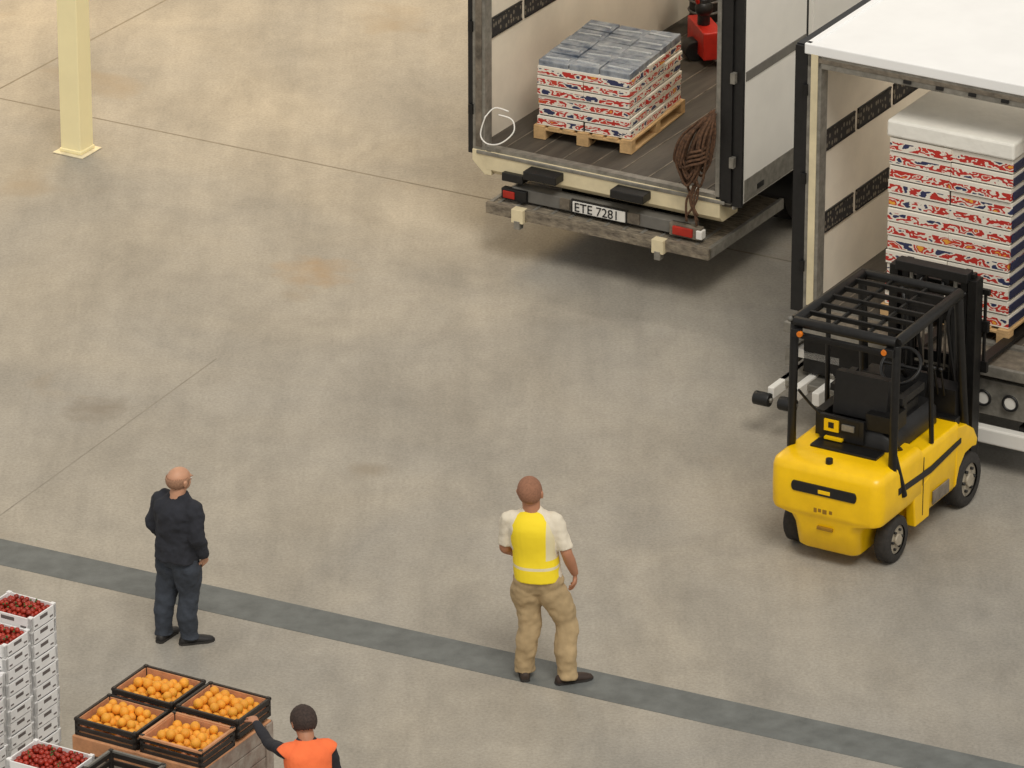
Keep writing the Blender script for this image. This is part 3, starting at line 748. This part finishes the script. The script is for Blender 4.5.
def crate(b,x0,x1,y0,y1,z0,h,m,rim=None,slots=3,t=.014):
    rim=rim or m
    b.box(x0,x1,y0,y1,z0,z0+.012,m)
    for k in range(slots):
        a=z0+h*k/slots+.004; c=z0+h*(k+.72)/slots
        for (p,q,r,s_) in ((x0,x1,y0,y0+t),(x0,x1,y1-t,y1),(x0,x0+t,y0,y1),(x1-t,x1,y0,y1)): b.box(p,q,r,s_,a,c,m)
    for (p,q,r,s_) in ((x0-.004,x1+.004,y0-.004,y0+t+.004),(x0-.004,x1+.004,y1-t-.004,y1+.004),(x0-.004,x0+t+.004,y0,y1),(x1-t-.004,x1+.004,y0,y1)): b.box(p,q,r,s_,z0+h-.02,z0+h,rim)
    for x in (x0,x1-.03):
        for y in (y0,y1-.03): b.box(x,x+.03,y,y+.03,z0,z0+h+.006,m)
def fruit(b,x0,x1,y0,y1,z,r,m,layers=2,sub=2):
    for l in range(layers):
        s=r*1.9; nx=int((x1-x0-l*s)/s); ny=int((y1-y0-l*s)/s)
        for i in range(nx):
            for j in range(ny):
                if l==layers-1 and random.random()<.3: continue
                cx=(x0+x1)/2+(i-(nx-1)/2)*s*1.02+random.uniform(-.25,.25)*r; cy=(y0+y1)/2+(j-(ny-1)/2)*s*1.02+random.uniform(-.25,.25)*r
                b.sph((cx,cy,z+l*r*1.25+random.uniform(0,.4)*r),r*random.uniform(.9,1.05),m,sub)
k=0
for (x0,x1) in ((-.58,-.02),(.02,.58)):
    for (y0,y1) in ((-.5,-.02),(.02,.5)):
        b=B(); dz=.0 if y0<0 else .03
        crate(b,x0,x1,y0,y1,.892+dz,.15,CRB,BINO if (y0<0 and x0>0) else CRB,3)
        b.box(x0+.015,x1-.015,y0+.015,y1-.015,.92+dz,.95+dz,BINO)
        for (p,q,r,s_) in ((x0+.015,x1-.015,y1-.024,y1-.015),(x0+.015,x0+.024,y0+.02,y1-.02)): b.box(p,q,r,s_,.95+dz,1.03+dz,BINO)
        b.obj('crate_%d'%k,E,.003)
        b=B(); fruit(b,x0+.05,x1-.05,y0+.05,y1-.05,.975+dz,.04,ORA,2,2); b.obj('oranges_%d'%k,E); k+=1

def white_stack(name,loc,n,filled,h=.112,w=.43,d=.33,rz=-30):
    e=empty(name,(loc[0],loc[1],0),rz)
    b=B()
    for l in range(n):
        jx=random.uniform(-.006,.006); z=l*h
        x0,x1,y0,y1=-w+jx,jx,-d,0; t=.012
        b.box(x0,x1,y0,y1,z+.0,z+.01,CRW)
        for (p,q,r,s_) in ((x0,x1,y0,y0+t),(x0,x1,y1-t,y1),(x0,x0+t,y0,y1),(x1-t,x1,y0,y1)): b.box(p,q,r,s_,z+.008,z+h-.012,CRW)
        for x in (x0,x1-.035):
            for y in (y0,y1-.035): b.box(x,x+.035,y,y+.035,z,z+h-.002,CRW)
        cx=(x0+x1)/2; cy=(y0+y1)/2
        b.box(cx-.06,cx+.06,y0-.002,y0+.004,z+h*.5,z+h*.75,CRWd)
        b.box(x1-.004,x1+.002,cy-.05,cy+.05,z+h*.5,z+h*.75,CRWd)
        for dx in (-.14,.14): b.box(cx+dx-.025,cx+dx+.025,y0-.002,y0+.004,z+h*.2,z+h*.32,CRWd)
        for dy in (-.1,.1): b.box(x1-.004,x1+.002,cy+dy-.02,cy+dy+.02,z+h*.2,z+h*.32,CRWd)
    b.obj('cartons',e,.002)
    if filled:
        b=B(); z=(n-1)*h+h-.035
        b.box(-w+.02,-.02,-d+.02,-.02,z-.04,z-.012,TOM)
        fruit(b,-w+.02,-.02,-d+.02,-.02,z,.024,TOM,2,1)
        for k in range(14): b.sph((random.uniform(-w+.05,-.05),random.uniform(-d+.05,-.05),z+.05),.009,GRN,1)
        b.obj('tomatoes',e)
    return e
o0=Vector((-3.43,40.76)); u=Vector((.866,-.5)); v=Vector((.5,.866))
def at(a,c): p=o0+u*a+v*c; return (p.x,p.y)
white_stack('tomato_crate_stack',at(0,0),11,True,h=.117)
white_stack('tomato_crate_stack',at(.0,-.35),11,True,h=.11)
white_stack('tomato_crate_stack',at(-.45,0),11,True,h=.108)
white_stack('tomato_crate_stack',at(-.45,-.35),10,True)
white_stack('tomato_crate_stack',at(.0,-.70),10,False,h=.1)
white_stack('tomato_crate_stack',(-3.03,38.92),8,True,h=.118,w=.52,d=.38)
e=empty('black_crate_stack',(-2.80,38.64,0),-30)
b=B()
for l in range(5): crate(b,-.24,.24,-.18,.18,l*.2,.19,CRB,CRB if l<4 else SKIRT,3)
b.obj('crates',e,.003)

# ---------------- light
w=bpy.data.worlds.new('World'); scn.world=w; w.use_nodes=True
bg=w.node_tree.nodes['Background']; bg.inputs['Color'].default_value=(1.0,.97,.92,1); bg.inputs['Strength'].default_value=.57
s=bpy.data.lights.new('sun','SUN'); s.energy=1.75; s.angle=R(24); s.color=(1,.95,.86)
so=bpy.data.objects.new('sun',s); so.rotation_euler=(R(36),0,R(14)); link(so)
a=bpy.data.lights.new('warm_bay_lamp','AREA'); a.energy=1050; a.size=6; a.color=(1,.72,.36)
ao=bpy.data.objects.new('warm_bay_lamp',a); ao.location=(-5.2,60,9.5); link(ao)

cam=bpy.data.cameras.new('camera'); cam.lens=6000/1024*36; cam.sensor_width=36; cam.clip_end=400; cam.clip_start=1
co=bpy.data.objects.new('camera',cam); co.location=(0,0,20.8); co.rotation_euler=(R(66.5),0,0); link(co)
scn.camera=co
